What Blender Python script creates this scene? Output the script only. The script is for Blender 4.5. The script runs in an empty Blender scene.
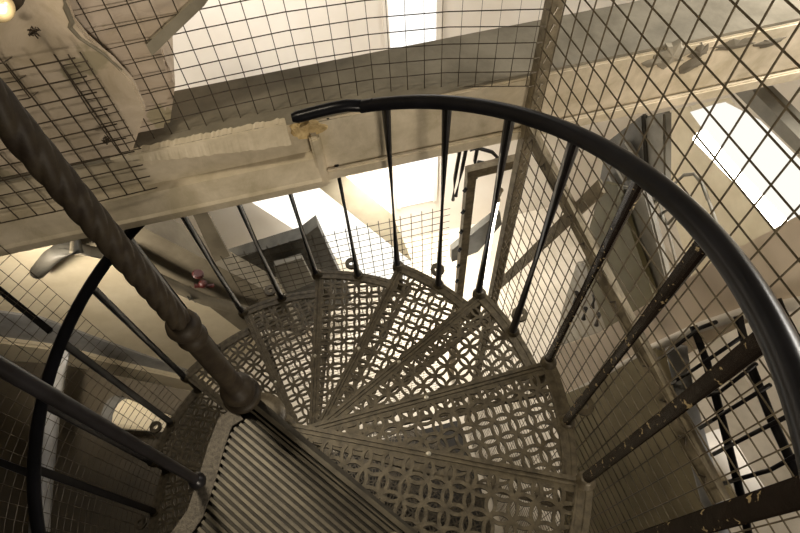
import bpy, bmesh, math, random
from mathutils import Vector, Matrix
random.seed(7)
PI = math.pi
col = bpy.context.scene.collection
R = math.radians

# ------------------------------------------------------------------ camera
F = 571.0
CAM = Vector((0.467, -0.552, 1.538))
_d = Vector((26.765, -(613.018 - 266.5), -F)).normalized()
_up = -_d
_fw = Vector((0, 0, -1)); _yw = (_fw - _fw.dot(_up) * _up).normalized(); _xw = _yw.cross(_up)
MW = Matrix((_xw, _yw, _up))            # camera -> world rotation
cd = bpy.data.cameras.new('camera'); cam = bpy.data.objects.new('camera', cd); col.objects.link(cam)
cam.matrix_world = Matrix.Translation(CAM) @ MW.to_4x4()
cd.sensor_width = 36; cd.lens = F * 36 / 800; cd.clip_start = 0.02
bpy.context.scene.camera = cam

# building grid directions
GA = R(10)
U = Vector((math.cos(GA), math.sin(GA), 0)); V = Vector((-math.sin(GA), math.cos(GA), 0))
Z = Vector((0, 0, 1))
def uv(u, v, z): return U * u + V * v + Z * z
def ray(px, py): return (MW @ Vector((px - 400, 266.5 - py, -F))).normalized()
def on(px, py, n, d):                    # point of a survey plane n.P = d
    w = ray(px, py); return CAM + w * ((d - CAM.dot(n)) / w.dot(n))
def on_v(px, py, v): return on(px, py, V, v)
def on_u(px, py, u): return on(px, py, U, u)
def on_z(px, py, z): return on(px, py, Z, z)

# ------------------------------------------------------------------ materials
def mat(name, c1, c2=None, rough=.6, metal=0., scale=8., bump=.0, detail=6., chips=None, chip_scale=30., chip_th=.62, spec=.5, dist=0.):
    m = bpy.data.materials.new(name); m.use_nodes = True
    nt = m.node_tree; b = nt.nodes['Principled BSDF']
    b.inputs['Roughness'].default_value = rough; b.inputs['Metallic'].default_value = metal
    b.inputs['Specular IOR Level'].default_value = spec
    tc = nt.nodes.new('ShaderNodeTexCoord')
    n = nt.nodes.new('ShaderNodeTexNoise'); n.inputs['Scale'].default_value = scale
    n.inputs['Detail'].default_value = detail; n.inputs['Roughness'].default_value = .62; n.inputs['Distortion'].default_value = dist
    nt.links.new(tc.outputs['Object'], n.inputs['Vector'])
    r = nt.nodes.new('ShaderNodeValToRGB')
    r.color_ramp.elements[0].position = .36; r.color_ramp.elements[1].position = .64
    r.color_ramp.elements[0].color = (*(c2 or c1), 1); r.color_ramp.elements[1].color = (*c1, 1)
    nt.links.new(n.outputs['Fac'], r.inputs['Fac'])
    out = r.outputs['Color']
    if chips:
        n2 = nt.nodes.new('ShaderNodeTexNoise'); n2.inputs['Scale'].default_value = chip_scale; n2.inputs['Detail'].default_value = 5
        nt.links.new(tc.outputs['Object'], n2.inputs['Vector'])
        r2 = nt.nodes.new('ShaderNodeValToRGB'); r2.color_ramp.interpolation = 'LINEAR'
        r2.color_ramp.elements[0].position = chip_th; r2.color_ramp.elements[1].position = chip_th + .03
        r2.color_ramp.elements[0].color = (0, 0, 0, 1); r2.color_ramp.elements[1].color = (1, 1, 1, 1)
        nt.links.new(n2.outputs['Fac'], r2.inputs['Fac'])
        mx = nt.nodes.new('ShaderNodeMix'); mx.data_type = 'RGBA'
        nt.links.new(r2.outputs['Color'], mx.inputs['Factor'])
        nt.links.new(out, mx.inputs['A']); mx.inputs['B'].default_value = (*chips, 1)
        out = mx.outputs['Result']
    nt.links.new(out, b.inputs['Base Color'])
    if bump:
        bp = nt.nodes.new('ShaderNodeBump'); bp.inputs['Strength'].default_value = bump; bp.inputs['Distance'].default_value = .01
        nt.links.new(n.outputs['Fac'], bp.inputs['Height']); nt.links.new(bp.outputs['Normal'], b.inputs['Normal'])
    return m
def emit(name, c, s):
    m = bpy.data.materials.new(name); m.use_nodes = True; nt = m.node_tree
    nt.nodes.remove(nt.nodes['Principled BSDF'])
    e = nt.nodes.new('ShaderNodeEmission'); e.inputs['Color'].default_value = (*c, 1); e.inputs['Strength'].default_value = s
    nt.links.new(e.outputs[0], nt.nodes['Material Output'].inputs[0]); return m

M = {}
M['iron'] = mat('cast_iron', (.125, .102, .064), (.06, .048, .03), rough=.48, metal=.25, scale=35, bump=.3)
M['dirt'] = mat('greasy_dirt_iron', (.05, .042, .028), (.028, .023, .016), rough=.6, metal=.2, scale=30, bump=.2)
M['iron_rib'] = mat('worn_ribbed_iron', (.115, .097, .063), (.062, .051, .033), rough=.45, metal=.25, scale=14, bump=.15)
M['column'] = mat('column_iron', (.030, .023, .014), (.017, .012, .008), rough=.55, metal=0, scale=30, bump=.2, spec=.16)
M['floor_dim'] = mat('floor_shade_colour', (.018, .014, .009), (.010, .008, .005), rough=.8, scale=5)  # near-black colour stands in for shade on the floor under the stair
M['black'] = mat('black_paint', (.012, .011, .012), (.007, .006, .006), rough=.3, scale=25, spec=.22)
M['rail'] = mat('black_rail_paint', (.008, .008, .010), (.005, .005, .006), rough=.28, scale=12, spec=.2)
M['chipped'] = mat('chipped_black_paint', (.016, .010, .008), (.009, .006, .005), rough=.25, scale=20, bump=.3, chips=(.40, .31, .17), chip_scale=60, chip_th=.63)
M['wire'] = mat('rusty_wire', (.09, .068, .043), (.045, .034, .022), rough=.5, metal=.4, scale=40)
M['wire_g'] = mat('galvanised_wire', (.19, .155, .10), (.10, .078, .048), rough=.45, metal=.5, scale=40)
M['steel'] = mat('dirty_steel', (.32, .27, .18), (.17, .14, .09), rough=.6, metal=.3, scale=18, bump=.3)
M['plaster'] = mat('old_plaster', (.62, .52, .40), (.44, .36, .25), rough=.9, scale=6, bump=.5, dist=.6, chips=(.34, .29, .19), chip_scale=5, chip_th=.60)
M['plasterc'] = mat('cracked_plaster', (.60, .50, .40), (.47, .38, .28), rough=.9, scale=4, bump=.6, dist=1.2, chips=(.40, .34, .22), chip_scale=6, chip_th=.60)
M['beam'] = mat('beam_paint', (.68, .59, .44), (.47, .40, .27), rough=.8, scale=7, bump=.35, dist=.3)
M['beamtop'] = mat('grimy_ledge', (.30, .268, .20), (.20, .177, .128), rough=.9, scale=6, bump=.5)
M['broken'] = mat('broken_plaster', (.62, .47, .24), (.45, .32, .14), rough=1, scale=40, bump=.9)
M['pink'] = mat('pink_paint', (.74, .63, .50), (.68, .57, .45), rough=.75, scale=3, bump=.1)
M['white'] = mat('white_wall', (.80, .75, .67), (.74, .68, .59), rough=.8, scale=1.5, bump=.05)
M['floorm'] = mat('pale_floor', (.62, .56, .46), (.45, .40, .31), rough=.7, scale=2, bump=.05)
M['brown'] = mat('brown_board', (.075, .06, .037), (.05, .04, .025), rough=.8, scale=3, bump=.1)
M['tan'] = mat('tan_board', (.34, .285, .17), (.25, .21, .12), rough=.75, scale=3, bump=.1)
M['darkolive'] = mat('olive_paint', (.19, .165, .115), (.13, .11, .075), rough=.75, scale=5, bump=.15)
M['olive'] = mat('yellow_green_paint', (.125, .11, .05), (.09, .08, .035), rough=.6, scale=4)
M['grey'] = mat('grey_metal', (.25, .235, .19), (.18, .165, .13), rough=.5, scale=7, bump=.05)
M['greydk'] = mat('dark_grey_metal', (.085, .08, .065), (.05, .046, .036), rough=.55, scale=10)
M['bluegrey'] = mat('grey_pipe_paint', (.34, .34, .34), (.25, .25, .24), rough=.4, scale=8)
M['cream'] = mat('cream_paint', (.72, .64, .47), (.62, .54, .38), rough=.6, scale=4, bump=.05)
M['red'] = mat('red_paint', (.07, .010, .008), (.04, .008, .006), rough=.5, scale=20)
M['rubber'] = mat('black_rubber', (.02, .018, .016), (.012, .011, .01), rough=.5)
M['brass'] = mat('pale_brass', (.75, .62, .38), (.6, .48, .27), rough=.25, metal=.6)
M['tube'] = emit('fluorescent_tube', (1, .93, .80), 9)
M['window'] = emit('daylit_window', (1, .97, .92), 1.4)
M['soft'] = emit('glowing_reflector', (1, .96, .87), 1.0)  # white reflector by the tube, its lit brightness put in as emission
M['spec'] = mat('speckled_border_iron', (.13, .112, .085), (.06, .05, .038), rough=.5, metal=.3, scale=120, bump=.3)
M['glow_panel'] = emit('glowing_lit_surface', (1, .95, .84), 1.4)  # glow stands in for light falling on a pale surface

# ------------------------------------------------------------------ helpers
def tag(o, label=None, cat=None, group=None, kind=None):
    if label: o['label'] = label
    if cat: o['category'] = cat
    if group: o['group'] = group
    if kind: o['kind'] = kind
    return o
def empty(name, loc, label=None, cat=None, group=None):
    o = bpy.data.objects.new(name, None); col.objects.link(o); o.location = loc; o.empty_display_size = .1
    return tag(o, label, cat, group)
def link(name, bm, m, parent=None, smooth=False, matrix=None):
    me = bpy.data.meshes.new(name); bmesh.ops.recalc_face_normals(bm, faces=bm.faces[:]); bm.to_mesh(me); bm.free()
    me.materials.append(m)
    if smooth:
        for p in me.polygons: p.use_smooth = True
    o = bpy.data.objects.new(name, me); col.objects.link(o)
    return setpar(o, parent)
def setpar(o, parent):
    if parent:
        o.parent = parent
        mw = parent.matrix_basis.copy(); q = parent.parent
        while q: mw = q.matrix_basis @ mw; q = q.parent
        o.matrix_basis = mw.inverted()         # mesh data is in world coordinates
    return o
def autosmooth(o, deg=40):
    me = o.data
    for p in me.polygons: p.use_smooth = True
    bm = bmesh.new(); bm.from_mesh(me)
    for e in bm.edges:
        if len(e.link_faces) == 2 and e.calc_face_angle() > R(deg): e.smooth = False
    bm.to_mesh(me); bm.free(); return o
def frame(d):
    d = d.normalized(); a = Vector((0, 0, 1)) if abs(d.z) < .9 else Vector((1, 0, 0))
    x = d.cross(a).normalized(); return x, x.cross(d).normalized()
def tube(bm, pts, r, n=8, rfun=None, cap=True):
    pts = [Vector(p) for p in pts]; rings = []
    px = None
    for i, p in enumerate(pts):
        d = (pts[min(i + 1, len(pts) - 1)] - pts[max(i - 1, 0)]).normalized()
        if px is None: x, y = frame(d)
        else:
            x = (px - px.dot(d) * d).normalized(); y = d.cross(x)
        px = x
        rr = rfun(i) if rfun else r
        rings.append([bm.verts.new(p + (x * math.cos(2 * PI * k / n) + y * math.sin(2 * PI * k / n)) * rr) for k in range(n)])
    for a, b in zip(rings, rings[1:]):
        for k in range(n): bm.faces.new((a[k], a[(k + 1) % n], b[(k + 1) % n], b[k]))
    if cap: bm.faces.new(rings[0]); bm.faces.new(rings[-1])
def lathe(bm, c, prof, n=24, axis=Z):        # prof: [(r, h)]
    x, y = frame(axis) if abs(axis.z) < .99 else (Vector((1, 0, 0)), Vector((0, 1, 0)))
    rings = [[bm.verts.new(c + axis * h + (x * math.cos(2 * PI * k / n) + y * math.sin(2 * PI * k / n)) * r) for k in range(n)] for r, h in prof]
    for a, b in zip(rings, rings[1:]):
        for k in range(n): bm.faces.new((a[k], a[(k + 1) % n], b[(k + 1) % n], b[k]))
    bm.faces.new(rings[0]); bm.faces.new(rings[-1])
def prism(bm, pts, vec):
    a = [bm.verts.new(p) for p in pts]; b = [bm.verts.new(p + vec) for p in pts]; n = len(pts)
    bm.faces.new(a); bm.faces.new(b[::-1])
    for i in range(n): bm.faces.new((a[i], b[i], b[(i + 1) % n], a[(i + 1) % n]))
def box(bm, c, ax, ay, az, hx, hy, hz):
    c = Vector(c); pts = [c + ax * sx * hx + ay * sy * hy - az * hz for sx, sy in ((-1, -1), (1, -1), (1, 1), (-1, 1))]
    prism(bm, pts, az * 2 * hz)
def boxuv(bm, u0, u1, v0, v1, z0, z1):
    prism(bm, [uv(u0, v0, z0), uv(u1, v0, z0), uv(u1, v1, z0), uv(u0, v1, z0)], Z * (z1 - z0))
def bar(bm, a, b, w, h, up=Z):
    a, b = Vector(a), Vector(b); d = (b - a).normalized(); s = d.cross(up).normalized(); t = s.cross(d)
    pts = [a + s * w / 2 * i + t * h / 2 * j for i, j in ((-1, -1), (1, -1), (1, 1), (-1, 1))]
    prism(bm, pts, b - a)
def bevel(bm, w, seg=2):
    bmesh.ops.bevel(bm, geom=bm.edges[:], offset=w, segments=seg, affect='EDGES', clamp_overlap=True)
def arcpts(r, a0, a1, n, z=0): return [Vector((r * math.cos(a0 + (a1 - a0) * i / n), r * math.sin(a0 + (a1 - a0) * i / n), z)) for i in range(n + 1)]

# ------------------------------------------------------------------ the spiral staircase
D = 0.45065; H = .2; PH = R(-27.833); LR = 1.009; NT = 21
FLOOR = -H * NT - .2
stair = empty('spiral_staircase', (0, 0, FLOOR), 'cast-iron spiral staircase with pierced lattice treads and black handrail, winding down through the mesh cage', 'staircase')

def clip(poly, n, d):                         # keep n.p <= d
    out = []
    for i in range(len(poly)):
        a, b = poly[i], poly[(i + 1) % len(poly)]
        da, db = n[0] * a[0] + n[1] * a[1] - d, n[0] * b[0] + n[1] * b[1] - d
        if da <= 0: out.append(a)
        if da * db < 0:
            t = da / (da - db); out.append((a[0] + (b[0] - a[0]) * t, a[1] + (b[1] - a[1]) * t))
    return out
def area(p): return sum(p[i][0] * p[(i + 1) % len(p)][1] - p[(i + 1) % len(p)][0] * p[i][1] for i in range(len(p))) / 2
def plate_from_curve(name, loops, z0, z1, bev=0.):
    cu = bpy.data.curves.new(name, 'CURVE'); cu.dimensions = '2D'; cu.fill_mode = 'BOTH'
    cu.extrude = (z1 - z0) / 2 - bev; cu.bevel_depth = bev; cu.bevel_resolution = 0
    for lp in loops:
        s = cu.splines.new('POLY'); s.points.add(len(lp) - 1); s.use_cyclic_u = True
        for p, q in zip(s.points, lp): p.co = (q[0], q[1], 0, 1)
    o = bpy.data.objects.new(name, cu); col.objects.link(o)
    bpy.context.view_layer.update()
    me = bpy.data.meshes.new_from_object(o.evaluated_get(bpy.context.evaluated_depsgraph_get()))
    bpy.data.objects.remove(o); bpy.data.curves.remove(cu)
    for v in me.vertices: v.co.z += (z0 + z1) / 2
    return me

# local tread frame: front nosing along angle 0, tread spans to negative angles
BACK = -D - R(3.5)
A = .0625; RI = A / math.sqrt(2); WB = .0052
# circles of radius RI on a square lattice of pitch A; bars of half width WB
def lens(cx, cy, horiz):                      # hole between neighbouring circles overlapping along one lattice edge
    r = RI - WB; hd = A / 2
    # lens = inside both circles, centres offset +-hd
    h = math.sqrt(max(r * r - hd * hd, 0)); a = math.atan2(h, hd); pts = []
    n = 6
    for i in range(n): t = -a + 2 * a * i / n; pts.append((-hd + r * math.cos(t), r * math.sin(t)))
    for i in range(n): t = PI - a + 2 * a * i / n; pts.append((hd + r * math.cos(t), r * math.sin(t)))
    # shrink the tips away from the crossing
    pts = [(x, y * .93) for x, y in pts]
    if not horiz: pts = [(y, -x) for x, y in pts]
    return [(x + cx, y + cy) for x, y in pts]
def star(cx, cy):                             # concave square in the middle of a circle
    r = RI + WB; pts = []
    hd = A
    # bounded by the four neighbouring circles (centres at distance A); corners on the diagonals
    # corner: |(t,t)-(A,0)| = r
    bq = A; cq = (A * A - r * r) / 2
    t = (bq - math.sqrt(max(bq * bq - 4 * cq, 0))) / 2
    al = math.atan2(t, A - t)
    for q in range(4):
        th = q * PI / 2
        for i in range(6):
            s = al - 2 * al * i / 6
            # arc of circle centred at (A,0), seen from left: angle PI - s ... 
            x = A - r * math.cos(s); y = -r * math.sin(s)
            pts.append((cx + x * math.cos(th) - y * math.sin(th), cy + x * math.sin(th) + y * math.cos(th)))
    return pts
def tread_loops():
    R0, R1 = .075, 1.0
    outer = [(R0 * math.cos(BACK + (0 - BACK) * i / 5), R0 * math.sin(BACK + (0 - BACK) * i / 5)) for i in range(6)]
    outer += [(R1 * math.cos(0 + BACK * i / 16), R1 * math.sin(BACK * i / 16)) for i in range(17)]
    loops = [outer]
    nf = (0, 1); df = -.027                    # below the nosing
    nb = (math.sin(BACK), -math.cos(BACK)); db = -.016
    # arc inset approximated by tangents
    tang = [((math.cos(BACK * k / 6), math.sin(BACK * k / 6)), R1 - .045) for k in range(7)]
    def add(p):
        p = clip(p, nf, df)
        if len(p) > 2: p = clip(p, nb, db)
        for n, d in tang:
            if len(p) > 2: p = clip(p, n, d)
        if len(p) > 2: p = clip(p, (-1, 0), -.115)
        q = []
        for v in p:
            if not q or math.dist(v, q[-1]) > .0012: q.append(v)
        if len(q) > 2 and math.dist(q[0], q[-1]) < .0012: q.pop()
        if len(q) > 2 and abs(area(q)) > 8e-5: loops.append(q if area(q) < 0 else q[::-1])
    for i in range(0, 18):
        for j in range(0, 10):
            cx = .07 + i * A; cy = -.026 - A * .5 - j * A
            add(star(cx, cy)); add(lens(cx + A / 2, cy, True)); add(lens(cx, cy - A / 2, False))
    return loops
tm = plate_from_curve('tread_plate', tread_loops(), -.009, 0)
bm = bmesh.new(); bm.from_mesh(tm)
# nosing: two ridges and a downturned lip; rim; hub collar
box(bm, (.53, -.006, -.009), Vector((1, 0, 0)), Vector((0, 1, 0)), Z, .465, .006, .014)
box(bm, (.53, -.022, .001), Vector((1, 0, 0)), Vector((0, 1, 0)), Z, .465, .003, .0035)
for a0, a1, r0, r1, z0, z1 in ((BACK, 0, .988, 1.006, -.03, .002), (BACK, 0, .958, .964, -.001, .004)):
    po = arcpts(r1, a0, a1, 16, z0); pi_ = arcpts(r0, a0, a1, 16, z0)
    for i in range(16):
        prism(bm, [pi_[i], po[i], po[i + 1], pi_[i + 1]], Z * (z1 - z0))
# back rib
dB = Vector((math.cos(BACK), math.sin(BACK), 0)); sB = Vector((-dB.y, dB.x, 0))
box(bm, dB * .53 + sB * .006 + Vector((0, 0, -.008)), dB, sB, Z, .46, .005, .01)
me = bpy.data.meshes.new('tread'); bm.to_mesh(me); bm.free(); me.materials.append(M['iron'])
treads = []
hub_bm = bmesh.new(); lathe(hub_bm, Vector((0, 0, 0)), [(.032, -.19), (.05, -.185), (.05, -.15), (.038, -.14), (.038, -.05), (.06, -.035), (.078, -.012), (.078, .003), (.05, .006), (.032, .006)])
hub_me = bpy.data.meshes.new('hub'); hub_bm.to_mesh(hub_me); hub_bm.free(); hub_me.materials.append(M['iron'])
for p in hub_me.polygons: p.use_smooth = True
# corner boss (round, around the baluster) and ring lug
bb = bmesh.new(); lathe(bb, Vector((0.985, -.006, 0)), [(.022, -.22), (.028, -.2), (.025, -.19), (.017, -.18), (.017, -.05), (.027, -.035), (.029, -.01), (.029, .004), (.021, .012), (.019, .020), (.016, .024)], 20)
boss_me = bpy.data.meshes.new('corner_boss'); bb.to_mesh(boss_me); bb.free(); boss_me.materials.append(M['iron'])
for p in boss_me.polygons: p.use_smooth = True
bl = bmesh.new()
ca = BACK * 0 - D / 2
cL = Vector((1.058 * math.cos(ca + .05), 1.058 * math.sin(ca + .05), -.004)); nn = 20
ro = [[bl.verts.new(cL + Vector((rr * math.cos(2 * PI * k / nn), rr * math.sin(2 * PI * k / nn), zz))) for k in range(nn)] for rr, zz in ((.033, -.008), (.033, .008), (.014, .008), (.014, -.008))]
for i in range(4):
    a, b = ro[i], ro[(i + 1) % 4]
    for k in range(nn): bl.faces.new((a[k], a[(k + 1) % nn], b[(k + 1) % nn], b[k]))
lathe(bl, Vector((.99 * math.cos(ca), .99 * math.sin(ca), 0)), [(.026, -.02), (.026, .004), (.022, .016), (.018, .02)], 16)
lug_me = bpy.data.meshes.new('ring_lug'); bmesh.ops.recalc_face_normals(bl, faces=bl.faces[:]); bl.to_mesh(lug_me); bl.free(); lug_me.materials.append(M['iron'])
scr = bmesh.new()
lathe(scr, Vector((.53, -.014, .0)), [(.009, 0), (.009, .003), (.006, .006), (.003, .007)], 12)
scr_me = bpy.data.meshes.new('screw'); scr.to_mesh(scr_me); scr.free()
M['screw'] = mat('bright_screw', (.75, .70, .58), rough=.3, metal=.6); scr_me.materials.append(M['screw'])
def child(name, me, parent, matrix):
    o = bpy.data.objects.new(name, me); col.objects.link(o); o.parent = parent
    mw = Matrix.Identity(4); q = parent
    ch = []
    while q: ch.append(q); q = q.parent
    for q in reversed(ch): mw = mw @ q.matrix_basis
    o.matrix_basis = mw.inverted() @ matrix; return o
for j in range(1, NT + 1):
    ang = PH + (2 * j - 1) * D / 2
    mt = Matrix.Translation((0, 0, -H * j)) @ Matrix.Rotation(ang, 4, 'Z')
    t = child('tread', me, stair, mt)
    child('hub', hub_me, t, mt)
    if j < 16:
        child('corner_boss', boss_me, t, mt); child('ring_lug', lug_me, t, mt); child('screw', scr_me, t, mt)

# handrail helix (k = baluster number)
def zk(k): return LR - H * (k - 1) / 2 - H
RR = 1.0
def rail_pt(k): a = PH + k * D / 2; return Vector((RR * math.cos(a), RR * math.sin(a), zk(k)))
prof = [(-.021, -.010), (.021, -.010), (.024, .001), (.020, .014), (.011, .021), (0, .0235), (-.011, .021), (-.020, .014), (-.024, .001)]
def sweep_rail(bm, k0, k1):
    rings = []; n = int((k1 - k0) * 6)
    for i in range(n + 1):
        k = k0 + (k1 - k0) * i / n; p = rail_pt(k); a = PH + k * D / 2
        rad = Vector((math.cos(a), math.sin(a), 0)); tan = (rail_pt(k + .05) - rail_pt(k - .05)).normalized(); up = tan.cross(rad) * -1
        if up.z < 0: up = -up
        rings.append([bm.verts.new(p + rad * x + up * y) for x, y in prof])
    m = len(prof)
    for a, b in zip(rings, rings[1:]):
        for q in range(m): bm.faces.new((a[q], a[(q + 1) % m], b[(q + 1) % m], b[q]))
    bm.faces.new(rings[0]); bm.faces.new(rings[-1])
bm = bmesh.new(); sweep_rail(bm, -3.2, 7.4)
pe = [rail_pt(7.2) + Z * .004, rail_pt(7.4) + Z * .004] + [on_v(x, y, v) for x, y, v in ((347, 105.5, .850), (333, 108, .858), (318, 111.5, .864), (305, 115, .867), (297, 117, .868), (292, 118, .869))]
tube(bm, pe, .021, 16, rfun=lambda i: .015 if i == 7 else .021)
sweep_rail(bm, 9.0, 24)
hr = autosmooth(link('handrail', bm, M['rail'], stair), 50)
hr['label'] = 'glossy black rounded handrail'
# balusters
for k in range(-1, 25):
    a = PH + k * D / 2; j = max(k // 2 + 1, 0); zb = -H * j
    bm = bmesh.new(); x, y = .985 * math.cos(a), .985 * math.sin(a)
    rb = .0165
    tube(bm, [(x, y, zb - .02), (RR * math.cos(a), RR * math.sin(a), zk(k) - .005)], rb, 12)
    o = autosmooth(link('baluster', bm, M['chipped'] if k <= 3 else M['black'], stair))
    if k <= 3: o['label'] = 'baluster with flaking black paint'
# newel post on the landing edge
bm = bmesh.new(); lathe(bm, Vector((-.1, -.22, 0)), [(.022, .0), (.022, .012), (.018, .022), (.0128, .028), (.0128, 2.3)], 14)
autosmooth(link('baluster', bm, M['black'], stair))
# central column: fluted foot, collar, twisted shaft
bm = bmesh.new()
lathe(bm, Vector((0, 0, 0)), [(.052, .0), (.054, .012), (.049, .022), (.040, .026), (.045, .04), (.048, .055), (.043, .075), (.031, .09), (.027, .10), (.027, .385), (.032, .392), (.034, .405), (.030, .418), (.027, .425), (.034, .44), (.037, .458), (.033, .475), (.022, .485)], 28)
cc = autosmooth(link('column_base', bm, M['column'], stair), 60)
bm = bmesh.new(); lathe(bm, Vector((0, 0, FLOOR)), [(.031, 0), (.031, -FLOOR + .01)], 20); autosmooth(link('lower_column', bm, M['column'], stair))
bm = bmesh.new(); rings = []; n = 50; N = 520
for i in range(N + 1):
    z = .48 + i * (2.6 / N); tw = z * 2 * PI / .24
    ring = []
    for q in range(n):
        th = 2 * PI * q / n; r = .0205 + .0034 * abs(math.cos(2.5 * (th - tw))) ** .7
        ring.append(bm.verts.new((r * math.cos(th), r * math.sin(th), z)))
    rings.append(ring)
for a, b in zip(rings, rings[1:]):
    for q in range(n): bm.faces.new((a[q], a[(q + 1) % n], b[(q + 1) % n], b[q]))
bm.faces.new(rings[0]); bm.faces.new(rings[-1])
link('twisted_column', bm, M['column'], stair, smooth=True)['label'] = 'column shaft twisted like rope'

# landing: ribbed plate with plain border
aN = PH - D / 2; dN = Vector((math.cos(aN), math.sin(aN), 0)); nN = Vector((-dN.y, dN.x, 0))
L_left = [(-.02, -.03), (-.062, -.06), (-.082, -.13), (-.10, -.22), (-.118, -.29), (-.165, -.36), (-.27, -.52), (-.40, -.72), (-.52, -.95)]
outer = [Vector((.035, .0, 0))] + [dN * 1.28] + [Vector((1.28 * math.cos(aN - i * .16), 1.28 * math.sin(aN - i * .16), 0)) for i in range(1, 8)] + [Vector((*p, 0)) for p in reversed(L_left)]
bm = bmesh.new(); prism(bm, [p + Z * -.030 for p in outer], Z * .018)
link('landing_plate', bm, M['dirt'], stair)
bm = bmesh.new()
# border strip along the open side
for i in range(len(L_left) - 1):
    a, b = Vector((*L_left[i], -.004)), Vector((*L_left[i + 1], -.004))
    def off(i):
        p = Vector((*L_left[i], -.004)); q = Vector((*L_left[min(i + 1, len(L_left) - 1)], -.004)) - Vector((*L_left[max(i - 1, 0)], -.004))
        q.normalize(); return p + Vector((-q.y, q.x, 0)) * .045
    prism(bm, [a, off(i), off(i + 1), b], Z * .008)
link('landing_border', bm, M['spec'], stair)
# ribs parallel to the nosing
bm = bmesh.new()
def left_limit(s):         # distance along dN where the rib at offset -s from the nosing starts
    best = None
    for i in range(len(L_left) - 1):
        a, b = Vector((*L_left[i], 0)), Vector((*L_left[i + 1], 0)); na, nb_ = a.dot(nN) + s, b.dot(nN) + s
        if na * nb_ <= 0 and abs(na - nb_) > 1e-6:
            t = na / (na - nb_); best = (a + (b - a) * t).dot(dN)
    return best
s = .028
while s < 1.0:
    l0 = left_limit(s)
    if l0 is None: l0 = .03
    l0 += .052; l1 = math.sqrt(max(1.25 ** 2 - s * s, 0))
    c = dN * ((l0 + l1) / 2) - nN * s
    box(bm, c + Z * -.005, dN, nN, Z, (l1 - l0) / 2, .0042, .0075)
    s += .0165
link('landing_ribs', bm, M['iron_rib'], stair)
bm = bmesh.new()
box(bm, dN * .65 - nN * .002 + Z * -.008, dN, nN, Z, .615, .006, .014)
box(bm, dN * .65 - nN * .017 + Z * .0, dN, nN, Z, .60, .0025, .004)
link('landing_nosing', bm, M['iron_rib'], stair)
bm = bmesh.new(); lathe(bm, dN * .56 - nN * .035, [(.016, -.004), (.016, .003), (.010, .007), (.004, .008)], 14); link('screw', bm, M['steel'], stair)
bm = bmesh.new()
box(bm, Vector((.5, -.7, -.06)), dN, nN, Z, .5, .02, .035)
link('landing_joist', bm, M['iron'], stair)

# ------------------------------------------------------------------ concrete floor beam the mesh stands on
VF = .90; ZT = .12; ZB = -.205
beam = empty('concrete_beam', uv(0, VF, ZB), 'long beige concrete floor beam crossing behind the handrail, its dusty top carrying the wire mesh', 'beam')
bm = bmesh.new(); prism(bm, [uv(-4.0, VF, ZB), uv(-4.0, VF + .05, ZB), uv(-4.0, VF + .05, ZT - .012), uv(-4.0, VF, ZT - .012)], U * 8.0)
link('beam_face', bm, M['beam'], beam)
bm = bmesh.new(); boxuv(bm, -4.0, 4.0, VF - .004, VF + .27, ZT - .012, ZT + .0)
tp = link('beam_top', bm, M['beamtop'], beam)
# thin raised crest of plaster along the arris left of the rail
bm = bmesh.new(); N = 70; pr = []
for i in range(N + 1):
    t = i / N; u = -.33 + .60 * t; h_ = .010 + .07 * t ** .7 + random.uniform(-.004, .004)
    pr.append([bm.verts.new(uv(u, VF + .002, ZT - h_ - .004)), bm.verts.new(uv(u, VF - .006 - .030 * t ** .5, ZT - h_)), bm.verts.new(uv(u, VF - .010, ZT - .002)), bm.verts.new(uv(u, VF + .012 + .012 * random.random(), ZT + .006)), bm.verts.new(uv(u, VF + .03, ZT - .01))])
for a, b in zip(pr, pr[1:]):
    for q in range(5): bm.faces.new((a[q], a[(q + 1) % 5], b[(q + 1) % 5], b[q]))
bm.faces.new(pr[0]); bm.faces.new(pr[-1])
link('plaster_crest', bm, M['beam'], beam)
# lower flange, left half, with end stop, and the groove to the right of it
bm = bmesh.new()
prism(bm, [uv(-4, VF + .01, ZB + .012), uv(-4, VF - .065, ZB + .022), uv(-4, VF - .065, ZB + .055), uv(-4, VF - .055, ZB + .065), uv(-4, VF - .03, ZB + .150), uv(-4, VF + .01, ZB + .165)], U * (4 + .345))
link('lower_flange', bm, M['beam'], beam)
bm = bmesh.new(); boxuv(bm, .335, .372, VF - .05, VF + .01, ZB, ZT - .06); bevel(bm, .008)
link('end_stop', bm, M['beam'], beam)
bm = bmesh.new(); boxuv(bm, .37, 4.0, VF - .022, VF, ZB, ZB + .055); bevel(bm, .006)
link('lower_lip', bm, M['beam'], beam)
bm = bmesh.new(); boxuv(bm, .37, 4.0, VF - .012, VF + .005, ZB + .068, ZT - .015); bevel(bm, .006)
link('face_panel', bm, M['beam'], beam)
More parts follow.
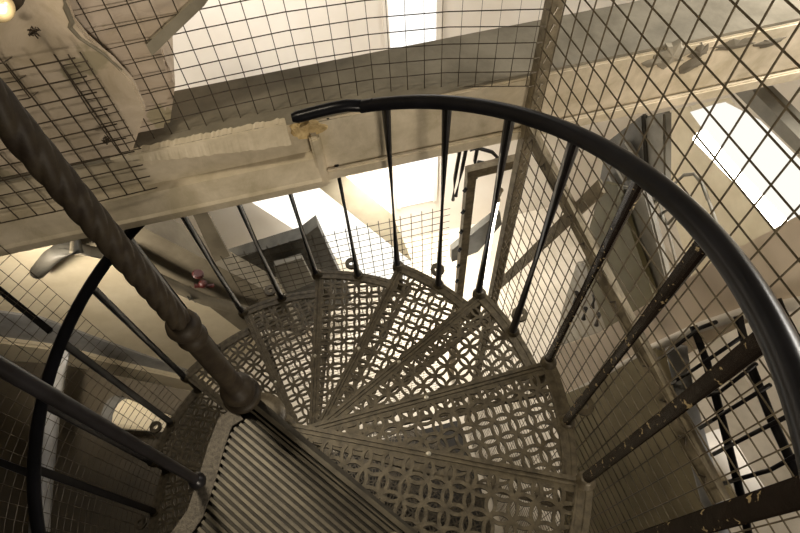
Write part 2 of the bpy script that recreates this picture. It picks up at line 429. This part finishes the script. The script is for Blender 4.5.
# broken hole where the rail enters
bm = bmesh.new(); N = 22; c = on_v(309, 131, VF - .02)
ring = [bm.verts.new(c + U * math.cos(2 * PI * i / N) * .06 * random.uniform(.82, 1.12) + Z * math.sin(2 * PI * i / N) * .034 * random.uniform(.75, 1.15)) for i in range(N)]
ring2 = [bm.verts.new(v.co + V * .03 + (v.co - c) * .25) for v in ring]; cv = bm.verts.new(c + V * .012)
for i in range(N):
    bm.faces.new((ring[i], ring[(i + 1) % N], cv)); bm.faces.new((ring[i], ring2[i], ring2[(i + 1) % N], ring[(i + 1) % N]))
hole_bm = bm
def rough_patch(px, py, w, h, nm, m, v=VF - .014):
    bm = bmesh.new(); c = on_v(px, py, v); N = 18
    r1 = [bm.verts.new(c + U * math.cos(2 * PI * i / N) * w * random.uniform(.6, 1.25) + Z * math.sin(2 * PI * i / N) * h * random.uniform(.6, 1.25)) for i in range(N)]
    r2 = [bm.verts.new(q.co + V * .012 + (q.co - c) * .2) for q in r1]; cv = bm.verts.new(c - V * .006)
    for i in range(N): bm.faces.new((r1[i], r1[(i + 1) % N], cv)); bm.faces.new((r1[i], r2[i], r2[(i + 1) % N], r1[(i + 1) % N]))
    return link(nm, bm, m, beam)
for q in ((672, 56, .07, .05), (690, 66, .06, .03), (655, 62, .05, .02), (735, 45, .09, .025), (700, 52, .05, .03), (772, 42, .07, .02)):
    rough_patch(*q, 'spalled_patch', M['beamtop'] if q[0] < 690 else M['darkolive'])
link('broken_plaster_hole', hole_bm, M['broken'], beam)['label'] = 'crumbling yellowish plaster where the rail enters'

# ------------------------------------------------------------------ wire mesh
def wirepanel(bm, path, z0, z1, pitch, r, n=5, zoff=0):
    """path: list of xy Vectors; vertical wires every pitch, horizontal wires following the path"""
    seg = [(path[i + 1] - path[i]).length for i in range(len(path) - 1)]; tot = sum(seg)
    def atl(s):
        for i, l in enumerate(seg):
            if s <= l or i == len(seg) - 1: return path[i] + (path[i + 1] - path[i]) * (s / l)
            s -= l
    s = 0
    while s <= tot:
        p = atl(s); jz = random.uniform(-.004, .004)
        tube(bm, [(p.x, p.y, z0), (p.x + jz, p.y + jz, (z0 + z1) / 2), (p.x, p.y, z1)], r, n); s += pitch
    z = z0 + zoff
    while z <= z1:
        tube(bm, [(p.x * 1.0, p.y, z + random.uniform(-.003, .003)) for p in path], r, n); z += pitch
def xy(v): return Vector((v.x, v.y, 0))
POST = uv(1.15, .83, 0)
back = empty('mesh_guard', uv(.4, .95, ZT), 'wire mesh guard standing on the concrete beam behind the black handrail', 'mesh guard')
ctrl = [(-.36, .935), (-.1, .955), (.1, .965), (.35, .97), (.6, .955), (.85, .915), (1.15, .83)]
path = [xy(uv(a, b, 0)) for a, b in ctrl]
bm = bmesh.new(); wirepanel(bm, path, ZT, 1.35, .06, .0019)
wirepanel(bm, [xy(uv(-.96, .885, 0)), xy(uv(-.42, .885, 0)), path[0]], ZT + .30, 1.35, .06, .0019, zoff=0); link('wires', bm, M['wire'], back)
left = empty('mesh_guard', uv(-.8, .85, 0), 'wire mesh panel at upper left before the cracked plaster pier, behind the twisted column', 'mesh guard')
pL = [xy(on_v(-160, 250, .84)), xy(on_v(0, 215, .845)), xy(on_v(55, 200, .845)), xy(on_v(150, 176, .855))]
bm = bmesh.new(); wirepanel(bm, pL, -.02, on_v(40, 60, .84).z, .062, .0024); link('wires', bm, M['wire'], left)
# overlapping patch strip
a = xy(on_v(58, 120, .835)); dpath = [xy(uv(-.62, .835, 0)), xy(uv(-.40, .84, 0))]
bm = bmesh.new(); pz0, pz1 = on_v(110, 155, .825).z, on_v(56, 57, .825).z; wirepanel(bm, [xy(on_v(56, 57, .825)), xy(on_v(82, 53, .828)) + U * .002], pz0, pz1, .031, .0020); link('patch_strip', bm, M['wire'], left)
for q in ((34, 32), (106, 140)):
    bm = bmesh.new(); c = on_v(q[0], q[1], .84)
    for i in range(9):
        pts = [c + Vector([random.uniform(-.012, .012) for _ in range(3)]) for _ in range(4)]
        tube(bm, pts, .0018, 5)
    link('wire_tie', bm, M['wire'], left)
# right panel, az 104
dirR = Vector((math.cos(R(104)), math.sin(R(104)), 0)); nR = Vector((math.cos(R(14)), math.sin(R(14)), 0))
right = empty('mesh_guard', POST + Z * -4.2 - dirR * .8, 'tall flat wire mesh panel on the right, dropping from the corner post past the balusters', 'mesh guard')
pR = [POST - dirR * 2.6, POST - dirR * 1.2, POST]
bm = bmesh.new(); wirepanel(bm, pR, -4.2, 1.5, .07, .0024); link('wires', bm, M['wire_g'], right)
# corner post with bent wire ends
bm = bmesh.new(); c = POST + Vector((.01, .02, 0))
prism(bm, [c + Z * -4.2, c + U * .045 + Z * -4.2, c + U * .045 + V * .006 + Z * -4.2, c + U * .006 + V * .006 + Z * -4.2, c + U * .006 + V * .045 + Z * -4.2, c + V * .045 + Z * -4.2], Z * 5.8)
link('corner_post', bm, M['steel'], right)
bm = bmesh.new(); z = -3.9
while z < 1.5:
    p = POST + Z * z; tube(bm, [p - dirR * .03, p + U * .02 - V * .012 + Z * .01, p + U * .045 + V * .02 - Z * .02], .0028, 5)
    if z > .1: tube(bm, [p, p - U * .03 - V * .02 + Z * .02], .0024, 5)
    z += .06
link('bent_wire_ends', bm, M['wire_g'], right)
# horizontal steel angle along the right panel
def onR(px, py, off=0.): return on(px, py, nR, POST.dot(nR) + off)
a0, a1 = onR(515, 118, .02), onR(712, 505, .02)
bm = bmesh.new(); prism(bm, [a0 + Vector(o) for o in ((0, 0, 0), (nR * .012), (nR * .012 + Z * .075), (Z * .075))], a1 - a0)
prism(bm, [a0 + nR * .012, a0 + nR * .06, a0 + nR * .06 + Z * .008, a0 + nR * .012 + Z * .008], a1 - a0)
link('angle_rail', bm, M['steel'], right)
bm = bmesh.new()
for i in range(13):
    bm = bmesh.new(); p = a0 + (a1 - a0) * ((i + .5) / 13) - nR * .004 + Z * .035
    tube(bm, [p, p + Z * .02 + dirR * .015, p + dirR * .03 - Z * .012], .003, 5); link('wire_hook', bm, M['wire'], right)
bm = bmesh.new(); b0, b1 = on_u(602, 186, 1.32), on_u(492, 292, 1.32); bar(bm, b0, b1, .012, .055); link('brace', bm, M['steel'], right)
# lower back panel
VB = 1.16
low = empty('mesh_guard', uv(.4, VB, FLOOR), 'lower wire mesh guard below the concrete beam, behind the balusters and lattice treads', 'mesh guard')
pb = [xy(uv(-.26, VB, 0)), xy(uv(.4, VB, 0)), xy(uv(.98, VB, 0))]
bm = bmesh.new(); wirepanel(bm, pb, -3.9, -.93, .06, .0022, 4); link('wires', bm, M['wire'], low)
# lower left curved panel
ll = empty('mesh_guard', Vector((-1.15, 0, -3.9)), 'curved wire mesh guard at lower left around the descending flight', 'mesh guard')
pl_ = [Vector((1.17 * math.cos(R(145 + i * 6)), 1.17 * math.sin(R(145 + i * 6)), 0)) for i in range(18)]
bm = bmesh.new(); wirepanel(bm, pl_, -3.9, .3, .06, .0016, 4); link('wires', bm, M['wire'], ll)

# ------------------------------------------------------------------ plaster pier upper left
def slab(px_poly, v, depth, name, m, parent=None, fn=on_v, vec=V, bev=0.):
    bm = bmesh.new(); prism(bm, [fn(x, y, v) for x, y in px_poly], vec * depth)
    if bev: bevel(bm, bev, 3)
    return link(name, bm, m, parent)
pier = empty('plaster_pier', uv(-.8, 1.0, ZT), 'cracked pinkish plaster pier at upper left behind the mesh, with a sloping side', 'pier')
bm = bmesh.new(); pts = [on_v(x, y, .97) for x, y in ((-400, -160), (230, -160), (213, -20), (152, 46), (176, 84), (180, 150), (-400, 300))]
for p in pts: p.z = max(p.z, ZT + .001)
prism(bm, pts, V * .3); bevel(bm, .02, 4); link('pier_body', bm, M['plasterc'], pier)
bm = bmesh.new(); pts = [on_v(x, y, .903) for x, y in ((-400, -160), (54, -160), (66, 8), (72, 24), (86, 42), (112, 60), (134, 84), (146, 112), (150, 180), (-400, 330))]
for p in pts: p.z = max(p.z, ZT + .001)
prism(bm, pts, V * .03); bevel(bm, .006, 2); link('front_render', bm, M['plaster'], pier)
bm = bmesh.new(); random.seed(3)
cr = [(63, -6), (66, 8), (72, 22), (70, 27), (80, 38), (92, 46), (104, 54), (112, 62), (122, 70)]
pts = [on_v(x, y, .902) for x, y in cr]
tube(bm, pts, .006, 5, rfun=lambda i: .009 - .0008 * i); link('crack', bm, M['darkolive'], pier)
slab([(236, -60), (196, -2), (146, 45), (152, 56), (204, 6), (244, -50)], .955, .05, 'chamfer_strip', M['beamtop'], pier)

# ------------------------------------------------------------------ globe lamp top left
lamp = empty('globe_lamp', on_v(4, 10, .80), 'brass-rimmed glowing globe lamp at the top left corner by the mesh', 'lamp')
bm = bmesh.new(); c = on_v(-3, 6, .76); bmesh.ops.create_uvsphere(bm, u_segments=24, v_segments=14, radius=.036, matrix=Matrix.Translation(c)); link('globe', bm, M['brass'], lamp, True)
bm = bmesh.new(); lathe(bm, c + V * .03, [(.02, 0), (.045, .01), (.05, .03), (.03, .1), (.01, .16)], 20, V); autosmooth(link('bracket', bm, M['column'], lamp))

# ------------------------------------------------------------------ surroundings
def struct(name, bm, m): return tag(link(name, bm, m), kind='structure')
VW = 3.3
bm = bmesh.new(); boxuv(bm, -4.2, 4.2, VW, VW + .15, FLOOR, 2.4); struct('wall_back', bm, M['white'])
bm = bmesh.new(); boxuv(bm, -4.2, 4.2, -2.6, VW + .15, FLOOR - .15, FLOOR); struct('floor', bm, M['floorm'])
bm = bmesh.new(); boxuv(bm, -4.2, 1.15, -2.6, .95, FLOOR, FLOOR + .02); struct('floor_shade', bm, M['floor_dim'])  # dark sheet added over the pale floor as shade below the tread holes
bm = bmesh.new(); boxuv(bm, 4.2, 4.35, -2.6, VW + .15, FLOOR - .15, 2.4); struct('wall_right', bm, M['white'])
bm = bmesh.new(); boxuv(bm, -4.35, -4.2, -2.6, VW + .15, FLOOR - .15, 2.4); struct('wall_left', bm, M['brown'])
bm = bmesh.new(); boxuv(bm, -4.35, 4.35, -2.75, -2.6, FLOOR - .15, 2.4); struct('wall_front', bm, M['brown'])
bm = bmesh.new(); boxuv(bm, -4.2, 4.2, -2.6, -1.27, -.2, -.01); struct('floor_upper', bm, M['brown'])
# tall bright window in the back wall
w0, w1 = on_v(388, 60, VW), on_v(437, 60, VW)
win = empty('window_1', uv((w0.dot(U) + w1.dot(U)) / 2, VW, -3.5)); tag(win, kind='structure')
bm = bmesh.new(); boxuv(bm, w0.dot(U), w1.dot(U), VW - .02, VW, -3.7, 1.2); link('pane', bm, M['window'], win)
bm = bmesh.new()
for uu in (w0.dot(U), w1.dot(U)): boxuv(bm, uu - .02, uu + .02, VW - .04, VW, -3.7, 1.2)
link('window_frame', bm, M['white'], win)

# brightly lit sloping surface, made to glow by itself, and stringers seen under the beam
glow_band = empty('glowing_sloping_band', on_v(330, 235, 2.6), 'sloping white band made to glow as if lit, below the concrete beam, left of the bright window', 'light')
slab([(262, 180), (300, 168), (412, 262), (400, 296), (366, 276), (242, 196)], 2.6, .12, 'glow_panel', M['glow_panel'], glow_band)
slab([(302, 174), (345, 176), (392, 214), (412, 262)], 2.55, .1, 'edge_moulding', M['cream'], glow_band)
gp = empty('grey_ramp', on_v(300, 270, 2.4), 'dark grey ramp surface showing behind the lower mesh guard', 'ramp')
slab([(224, 262), (302, 238), (318, 226), (352, 300), (300, 330), (215, 330)], 2.3, .12, 'ramp_plate', M['greydk'], gp)
slab([(274, 266), (302, 258), (314, 282), (280, 296)], 2.2, .05, 'vent_grille', M['grey'], gp)
post2 = empty('steel_upright', on_v(205, 220, 2.1), 'dirty steel upright under the concrete beam beside the second baluster from the column', 'post')
slab([(184, 196), (199, 196), (230, 256), (215, 262)], 1.74, .03, 'upright', M['darkolive'], post2)
band = empty('sloping_stringer', on_v(200, 260, 1.8), 'dark olive sloping stringer crossing behind the twisted column, above the pipe', 'stringer')
slab([(70, 212), (125, 218), (280, 298), (300, 330), (240, 330), (190, 292), (80, 246)], 1.8, .2, 'stringer', M['darkolive'], band)
# beige sloping vault / wall at left
vault = empty('beige_bulkhead', on_v(100, 300, 2.0), 'beige rounded plaster bulkhead at left under the concrete beam, behind the pipe', 'bulkhead')
slab([(-120, 200), (60, 236), (120, 248), (250, 304), (262, 345), (200, 378), (150, 366), (90, 346), (40, 320), (-120, 300)], 2.05, .2, 'upper_face', M['cream'], vault)
slab([(-120, 296), (40, 318), (100, 340), (190, 372), (215, 390), (200, 398), (130, 378), (60, 358), (-120, 330)], 2.03, .15, 'grey_band', M['bluegrey'], vault)
slab([(-120, 326), (60, 350), (130, 368), (215, 386), (205, 402), (130, 386), (60, 368), (-120, 345)], 1.98, .15, 'ledge', M['cream'], vault, bev=.02)
# pipe with elbow
pipe = empty('water_pipe', on_v(150, 270, 1.65), 'dull grey water pipe sloping behind the twisted column, with an elbow into the wall', 'pipe')
bm = bmesh.new(); pp = [(70, 247), (110, 255), (160, 280), (205, 300), (250, 312), (300, 330)]; tube(bm, [on_v(x, y, 1.7) for x, y in pp], .042, 14); link('pipe_run', bm, M['darkolive'], pipe, True)
bm = bmesh.new(); tube(bm, [on_v(80, 245, 1.7), on_v(62, 250, 1.69), on_v(50, 258, 1.75), on_v(38, 272, 1.95)], .05, 14); link('elbow', bm, M['greydk'], pipe, True)
bm = bmesh.new(); p = on_v(190, 293, 1.7); tube(bm, [p - U * .012, p + U * .012], .055, 14); bar(bm, p - Z * .03, p - Z * .13, .02, .02, V); link('clamp', bm, M['greydk'], pipe)
valve = empty('red_valve', on_v(205, 286, 1.66), 'small red valve above the pipe behind the balusters', 'valve')
bm = bmesh.new(); c = on_v(203, 284, 1.64); bmesh.ops.create_icosphere(bm, subdivisions=2, radius=.032, matrix=Matrix.Translation(c)); tube(bm, [c - U * .06, c + U * .06 - Z * .05], .016, 10); link('body', bm, M['red'], valve)
bm = bmesh.new(); c = on_v(198, 275, 1.6); lathe(bm, c, [(.03, 0), (.04, .01), (.03, .025)], 14, (Z + U * .4).normalized()); link('handwheel', bm, M['red'], valve)
# brown bulkhead lower left and its things
lb = empty('brown_bulkhead', on_v(60, 480, 1.0), 'dark brown boarded bulkhead filling the lower left behind the curved mesh', 'bulkhead')
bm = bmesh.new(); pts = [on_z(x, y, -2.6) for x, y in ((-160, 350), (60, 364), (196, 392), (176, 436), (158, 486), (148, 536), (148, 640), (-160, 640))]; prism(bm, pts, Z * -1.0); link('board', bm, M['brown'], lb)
gpipe = empty('round_duct', on_z(50, 440, -2.2), 'blue-grey round duct running down the lower left behind the handrail', 'duct')
bm = bmesh.new(); tube(bm, [on_z(x, y, -2.3) for x, y in ((63, 345), (57, 372), (50, 420), (44, 470), (40, 520), (37, 580))], .06, 16); link('duct', bm, M['bluegrey'], gpipe, True)
cone = empty('cream_pipe_end', on_z(135, 418, -2.4), 'cream conical pipe end with a dark collar, left of the lattice treads', 'pipe')
bm = bmesh.new(); p0, p1 = on_z(122, 414, -2.4), on_z(168, 424, -2.4); tube(bm, [p0, p1], .05, 16, rfun=lambda i: (.11, .06)[i]); link('cone', bm, M['cream'], cone, True)
bm = bmesh.new(); q = (p1 - p0).normalized(); tube(bm, [p0 - q * .08, p0], .12, 16); link('collar', bm, M['greydk'], cone, True)
# brace rods at left outside the rail
for (a, b) in (((50, 331), (-40, 258)), ((36, 476), (-40, 447))):
    k = 14 if a[1] < 400 else 16
    z_ = zk(k) - .02
    bm = bmesh.new(); tube(bm, [on_z(a[0], a[1], z_), on_z(b[0], b[1], z_ + .02)], .014, 10); link('brace_rod', bm, M['black'], stair, True)

# ---- right side
rs = empty('grey_electrical_box', on_u(635, 155, 2.2), 'grey metal electrical box above the olive panel, seen through the right mesh', 'box')
slab([(640, 118), (664, 112), (664, 196), (648, 206)], 2.22, .05, 'box_side', M['grey'], rs, on_u, U, .01)
slab([(606, 142), (642, 114), (648, 204), (636, 236), (592, 218)], 2.2, .04, 'box_front', M['greydk'], rs, on_u, U, .01)
bm = bmesh.new()
for i in range(6):
    bm = bmesh.new(); a = on_u(602 + i * 6, 205 - i * 11, 2.18); box(bm, a, V, Z, U, .07, .012, .012); link('louvre', bm, M['grey'], rs)
op = empty('olive_panel', on_u(610, 290, 2.1), 'yellow-green painted panel standing behind the right mesh', 'panel')
slab([(604, 182), (617, 186), (632, 235), (655, 300), (640, 334), (610, 340), (592, 290), (585, 262), (590, 225)], 1.95, .03, 'panel_board', M['olive'], op, on_u, U)
gc = empty('grey_upright_duct', on_u(665, 260, 2.0), 'grey upright duct between the olive panel and the hanging cables', 'duct')
slab([(617, 186), (644, 190), (668, 285), (656, 306), (632, 235)], 2.0, .04, 'duct_body', M['grey'], gc, on_u, U, .01)
mc = empty('grey_machine', on_u(575, 310, 2.2), 'grey machine casing with black fittings behind the lattice tread corner', 'machine')
slab([(576, 262), (586, 264), (594, 290), (615, 332), (575, 346), (553, 353), (562, 310)], 2.05, .3, 'casing', M['grey'], mc, on_u, U, .01)
bm = bmesh.new()
for x, y in ((586, 290), (594, 304), (598, 322), (585, 316), (576, 300)):
    bm = bmesh.new(); p = on_u(x, y, 2.0); tube(bm, [p - Z * .05, p + Z * .07 + V * .03], .018, 8); link('fitting', bm, M['rubber'], mc)
# lower storey slab edge
sl = empty('pink_floor_slab', on_u(650, 320, 1.9), 'pinkish lower floor slab edge running behind the right mesh and balusters', 'slab')
slab([(548, 350), (600, 332), (660, 296), (720, 258), (900, 160), (900, 280), (800, 302), (740, 312), (700, 324), (655, 346), (600, 380), (548, 408)], 1.75, .5, 'slab_edge', M['pink'], sl, on_u, U)
bm = bmesh.new(); tube(bm, [on_u(x, y, 1.74) for x, y in ((548, 406), (600, 379), (655, 347), (700, 327), (740, 314), (800, 303), (900, 281))], .022, 10); link('slab_rim', bm, M['white'], sl, True)
# brown board lower right
br_ = empty('brown_board', on_u(620, 450, 1.7), 'large brown board below the pink slab, behind the lower right mesh', 'board')
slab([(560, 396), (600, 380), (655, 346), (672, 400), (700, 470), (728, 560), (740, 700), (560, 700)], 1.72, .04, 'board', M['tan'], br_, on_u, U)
gpp = empty('grey_round_column', on_u(680, 400, 1.6), 'grey round column standing under the pink slab', 'column')
bm = bmesh.new(); tube(bm, [on_u(676, 348, 1.66), on_u(690, 420, 1.66), on_u(712, 500, 1.66), on_u(736, 620, 1.66)], .045, 18); link('shaft', bm, M['bluegrey'], gpp, True)
wb = empty('white_curved_fitting', on_u(735, 460, 2.3), 'white curved fitting lit brightly behind the black guard, right of the brown board', 'fitting')
bm = bmesh.new(); tube(bm, [on_u(712, 436, 2.3), on_u(722, 452, 2.3), on_u(735, 475, 2.3), on_u(752, 500, 2.3)], .1, 18); link('body', bm, M['white'], wb, True)
# black guard
bg = empty('black_guard', on_u(740, 420, 1.55), 'black steel guard of thick rails and thin bent bars at lower right', 'guard')
UG = 1.62
for pts in ([(693, 326), (706, 360), (722, 420), (742, 500), (760, 600)], [(738, 316), (752, 370), (772, 420), (795, 470), (820, 540)], [(776, 300), (800, 345), (830, 400)]):
    bm = bmesh.new(); tube(bm, [on_u(x, y, UG) for x, y in pts], .016, 8); link('rail', bm, M['black'], bg, True)
for pts in ([(655, 362), (700, 328), (716, 322)], [(664, 388), (690, 372), (740, 338)], [(690, 400), (720, 392), (756, 364)], [(700, 428), (726, 412), (770, 385)], [(712, 455), (760, 430), (800, 410)], [(718, 485), (770, 470), (810, 448)], [(740, 522), (790, 508), (830, 490)]):
    bm = bmesh.new(); tube(bm, [on_u(x, y, UG - .02) for x, y in pts], .008, 6); link('bar', bm, M['black'], bg, True)
# wall panel behind and big fluorescent at right
tl = empty('fluorescent_light', on_u(745, 185, 2.6), 'bright fluorescent tube light running diagonally at the right edge behind the mesh', 'light')
bm = bmesh.new(); tube(bm, [on_u(700, 136, 2.6), on_u(806, 252, 2.6)], .045, 14); link('tube', bm, M['tube'], tl, True)
slab([(690, 112), (716, 104), (750, 122), (830, 202), (830, 275), (800, 262)], 2.72, .06, 'glow_panel', M['soft'], tl, on_u, U)  # reflector surface beside the tube, given its own glow to look lit
slab([(734, 92), (752, 90), (840, 180), (840, 195)], 2.65, .12, 'housing_rim', M['grey'], tl, on_u, U)
t2 = empty('fluorescent_light', on_v(488, 235, 1.9), 'thin upright fluorescent tube glowing between the two steel posts behind the treads', 'light')
bm = bmesh.new(); tube(bm, [on_v(497, 200, 1.9), on_v(484, 285, 1.9)], .022, 12); link('tube', bm, M['tube'], t2, True)
bm = bmesh.new(); tube(bm, [on_v(500, 190, 1.9), on_v(497, 200, 1.9)], .028, 12); link('cap', bm, M['steel'], t2, True)
# second post and cross bar
ps = empty('steel_post_frame', on_v(470, 250, 1.5), 'rusty steel post with a short crossbar left of the corner post, below the beam', 'post')
bm = bmesh.new(); p = on_v(471, 172, 1.45); bar(bm, p + Z * .0, Vector((p.x, p.y, FLOOR)), .055, .055, U); link('post', bm, M['steel'], ps)
q = on_v(520, 160, 1.45); bm = bmesh.new(); bar(bm, p - U * .03, q, .05, .07); link('crossbar', bm, M['steel'], ps)
bm = bmesh.new(); z = p.z - .1
while z > -3.2:
    bm = bmesh.new(); c = Vector((p.x, p.y, z)); tube(bm, [c - U * .03 - V * .03, c - U * .05 - V * .04 - Z * .02], .012, 6); z -= .22; link('bolt', bm, M['rubber'], ps)
# black cables bundle by the post
cb = empty('cable_loop', on_v(460, 160, 1.8), 'black cables looping under the beam just left of the steel post', 'cable')
for pts in ([(453, 200), (455, 178), (460, 150), (462, 140)], [(456, 196), (462, 170), (466, 150)], [(470, 150), (478, 148), (492, 152), (498, 158), (490, 164), (478, 162)], [(476, 178), (475, 160), (478, 146)]):
    bm = bmesh.new(); tube(bm, [on_v(x, y, 1.75) for x, y in pts], .013, 8); link('cable', bm, M['rubber'], cb, True)
dk = empty('perforated_plate', on_v(480, 235, 2.1), 'dark perforated bracket plate behind the steel post and the upright tube', 'plate')
slab([(452, 250), (500, 212), (502, 224), (478, 252), (452, 262)], 2.1, .06, 'plate', M['greydk'], dk)
# hanging cables right
hc = empty('hanging_cable', on_u(690, 190, 2.0), 'thin looped cables hanging beside the electrical box behind the right mesh', 'cable')
for pts in ([(672, 186), (684, 175), (694, 174), (702, 184), (708, 200)], [(660, 205), (668, 230), (676, 262), (682, 285)], [(672, 208), (660, 214), (668, 224), (690, 200)], [(700, 176), (712, 210), (730, 262)]):
    bm = bmesh.new(); tube(bm, [on_u(x, y, 1.95) for x, y in pts], .008, 6); link('cable', bm, M['grey'], hc, True)
# cream wall panel behind the electrical box
cw = empty('cream_cabinet', on_u(690, 200, 2.9), 'tall cream cabinet side next to the grey electrical box', 'cabinet')
slab([(664, 112), (690, 106), (760, 200), (800, 300), (700, 300), (668, 200)], 2.95, .3, 'cabinet_side', M['cream'], cw, on_u, U)

# ------------------------------------------------------------------ lights
def area(name, loc, target, size, power, color, sy=None):
    l = bpy.data.lights.new(name, 'AREA'); l.energy = power; l.color = color; l.size = size
    if sy: l.shape = 'RECTANGLE'; l.size_y = sy
    o = bpy.data.objects.new(name, l); col.objects.link(o); o.location = loc
    o.rotation_euler = (Vector(target) - Vector(loc)).to_track_quat('-Z', 'Y').to_euler(); return o
def point(name, loc, power, color, r=.05):
    l = bpy.data.lights.new(name, 'POINT'); l.energy = power; l.color = color; l.shadow_soft_size = r
    o = bpy.data.objects.new(name, l); col.objects.link(o); o.location = loc; return o
warm = (1, .86, .66)
area('landing_fill', (-.46, .48, 2.0), (.62, -.25, 0), .2, 9.5, (1, .87, .66)).data.spread = R(105)  # unseen area light added up left, aimed at the landing and near treads
area('stair_front_fill', uv(.9, -2.2, .35), uv(.2, .9, .1), .5, 36, (1, .88, .72))  # unseen area light added behind the camera for the beam face
area('back_wall_fill', uv(.2, 2.5, .1), uv(.3, 3.3, -2.3), 1.6, 34, (1, .94, .88), .4)  # unseen area light added to brighten the back wall
area('lower_floor_fill', uv(1.1, 2.85, -1.75), uv(1.2, 2.8, -4), 1.6, 85, (1, .94, .86), .4).data.spread = R(95)  # unseen light added behind the beam to brighten the floor below
area('bulkhead_fill', uv(-1.7, 1.1, -.9), uv(-1.0, 2.05, -2.1), .3, 17, (1, .88, .72), .2).data.spread = R(110)  # unseen light added to lift the beige bulkhead
area('right_hall_light', uv(3.2, .6, 1.0), uv(2.2, .5, -1.2), 1.0, 76, (1, .94, .86), .6)
point('globe_bulb', on_v(12, 16, .70), .8, warm, .04)
w = bpy.data.worlds.new('world'); bpy.context.scene.world = w; w.use_nodes = True
w.node_tree.nodes['Background'].inputs[0].default_value = (1, .85, .66, 1); w.node_tree.nodes['Background'].inputs[1].default_value = .04
sc = bpy.context.scene
sc.view_settings.view_transform = 'Standard'; sc.view_settings.look = 'None'; sc.view_settings.gamma = 1; sc.view_settings.exposure = .12
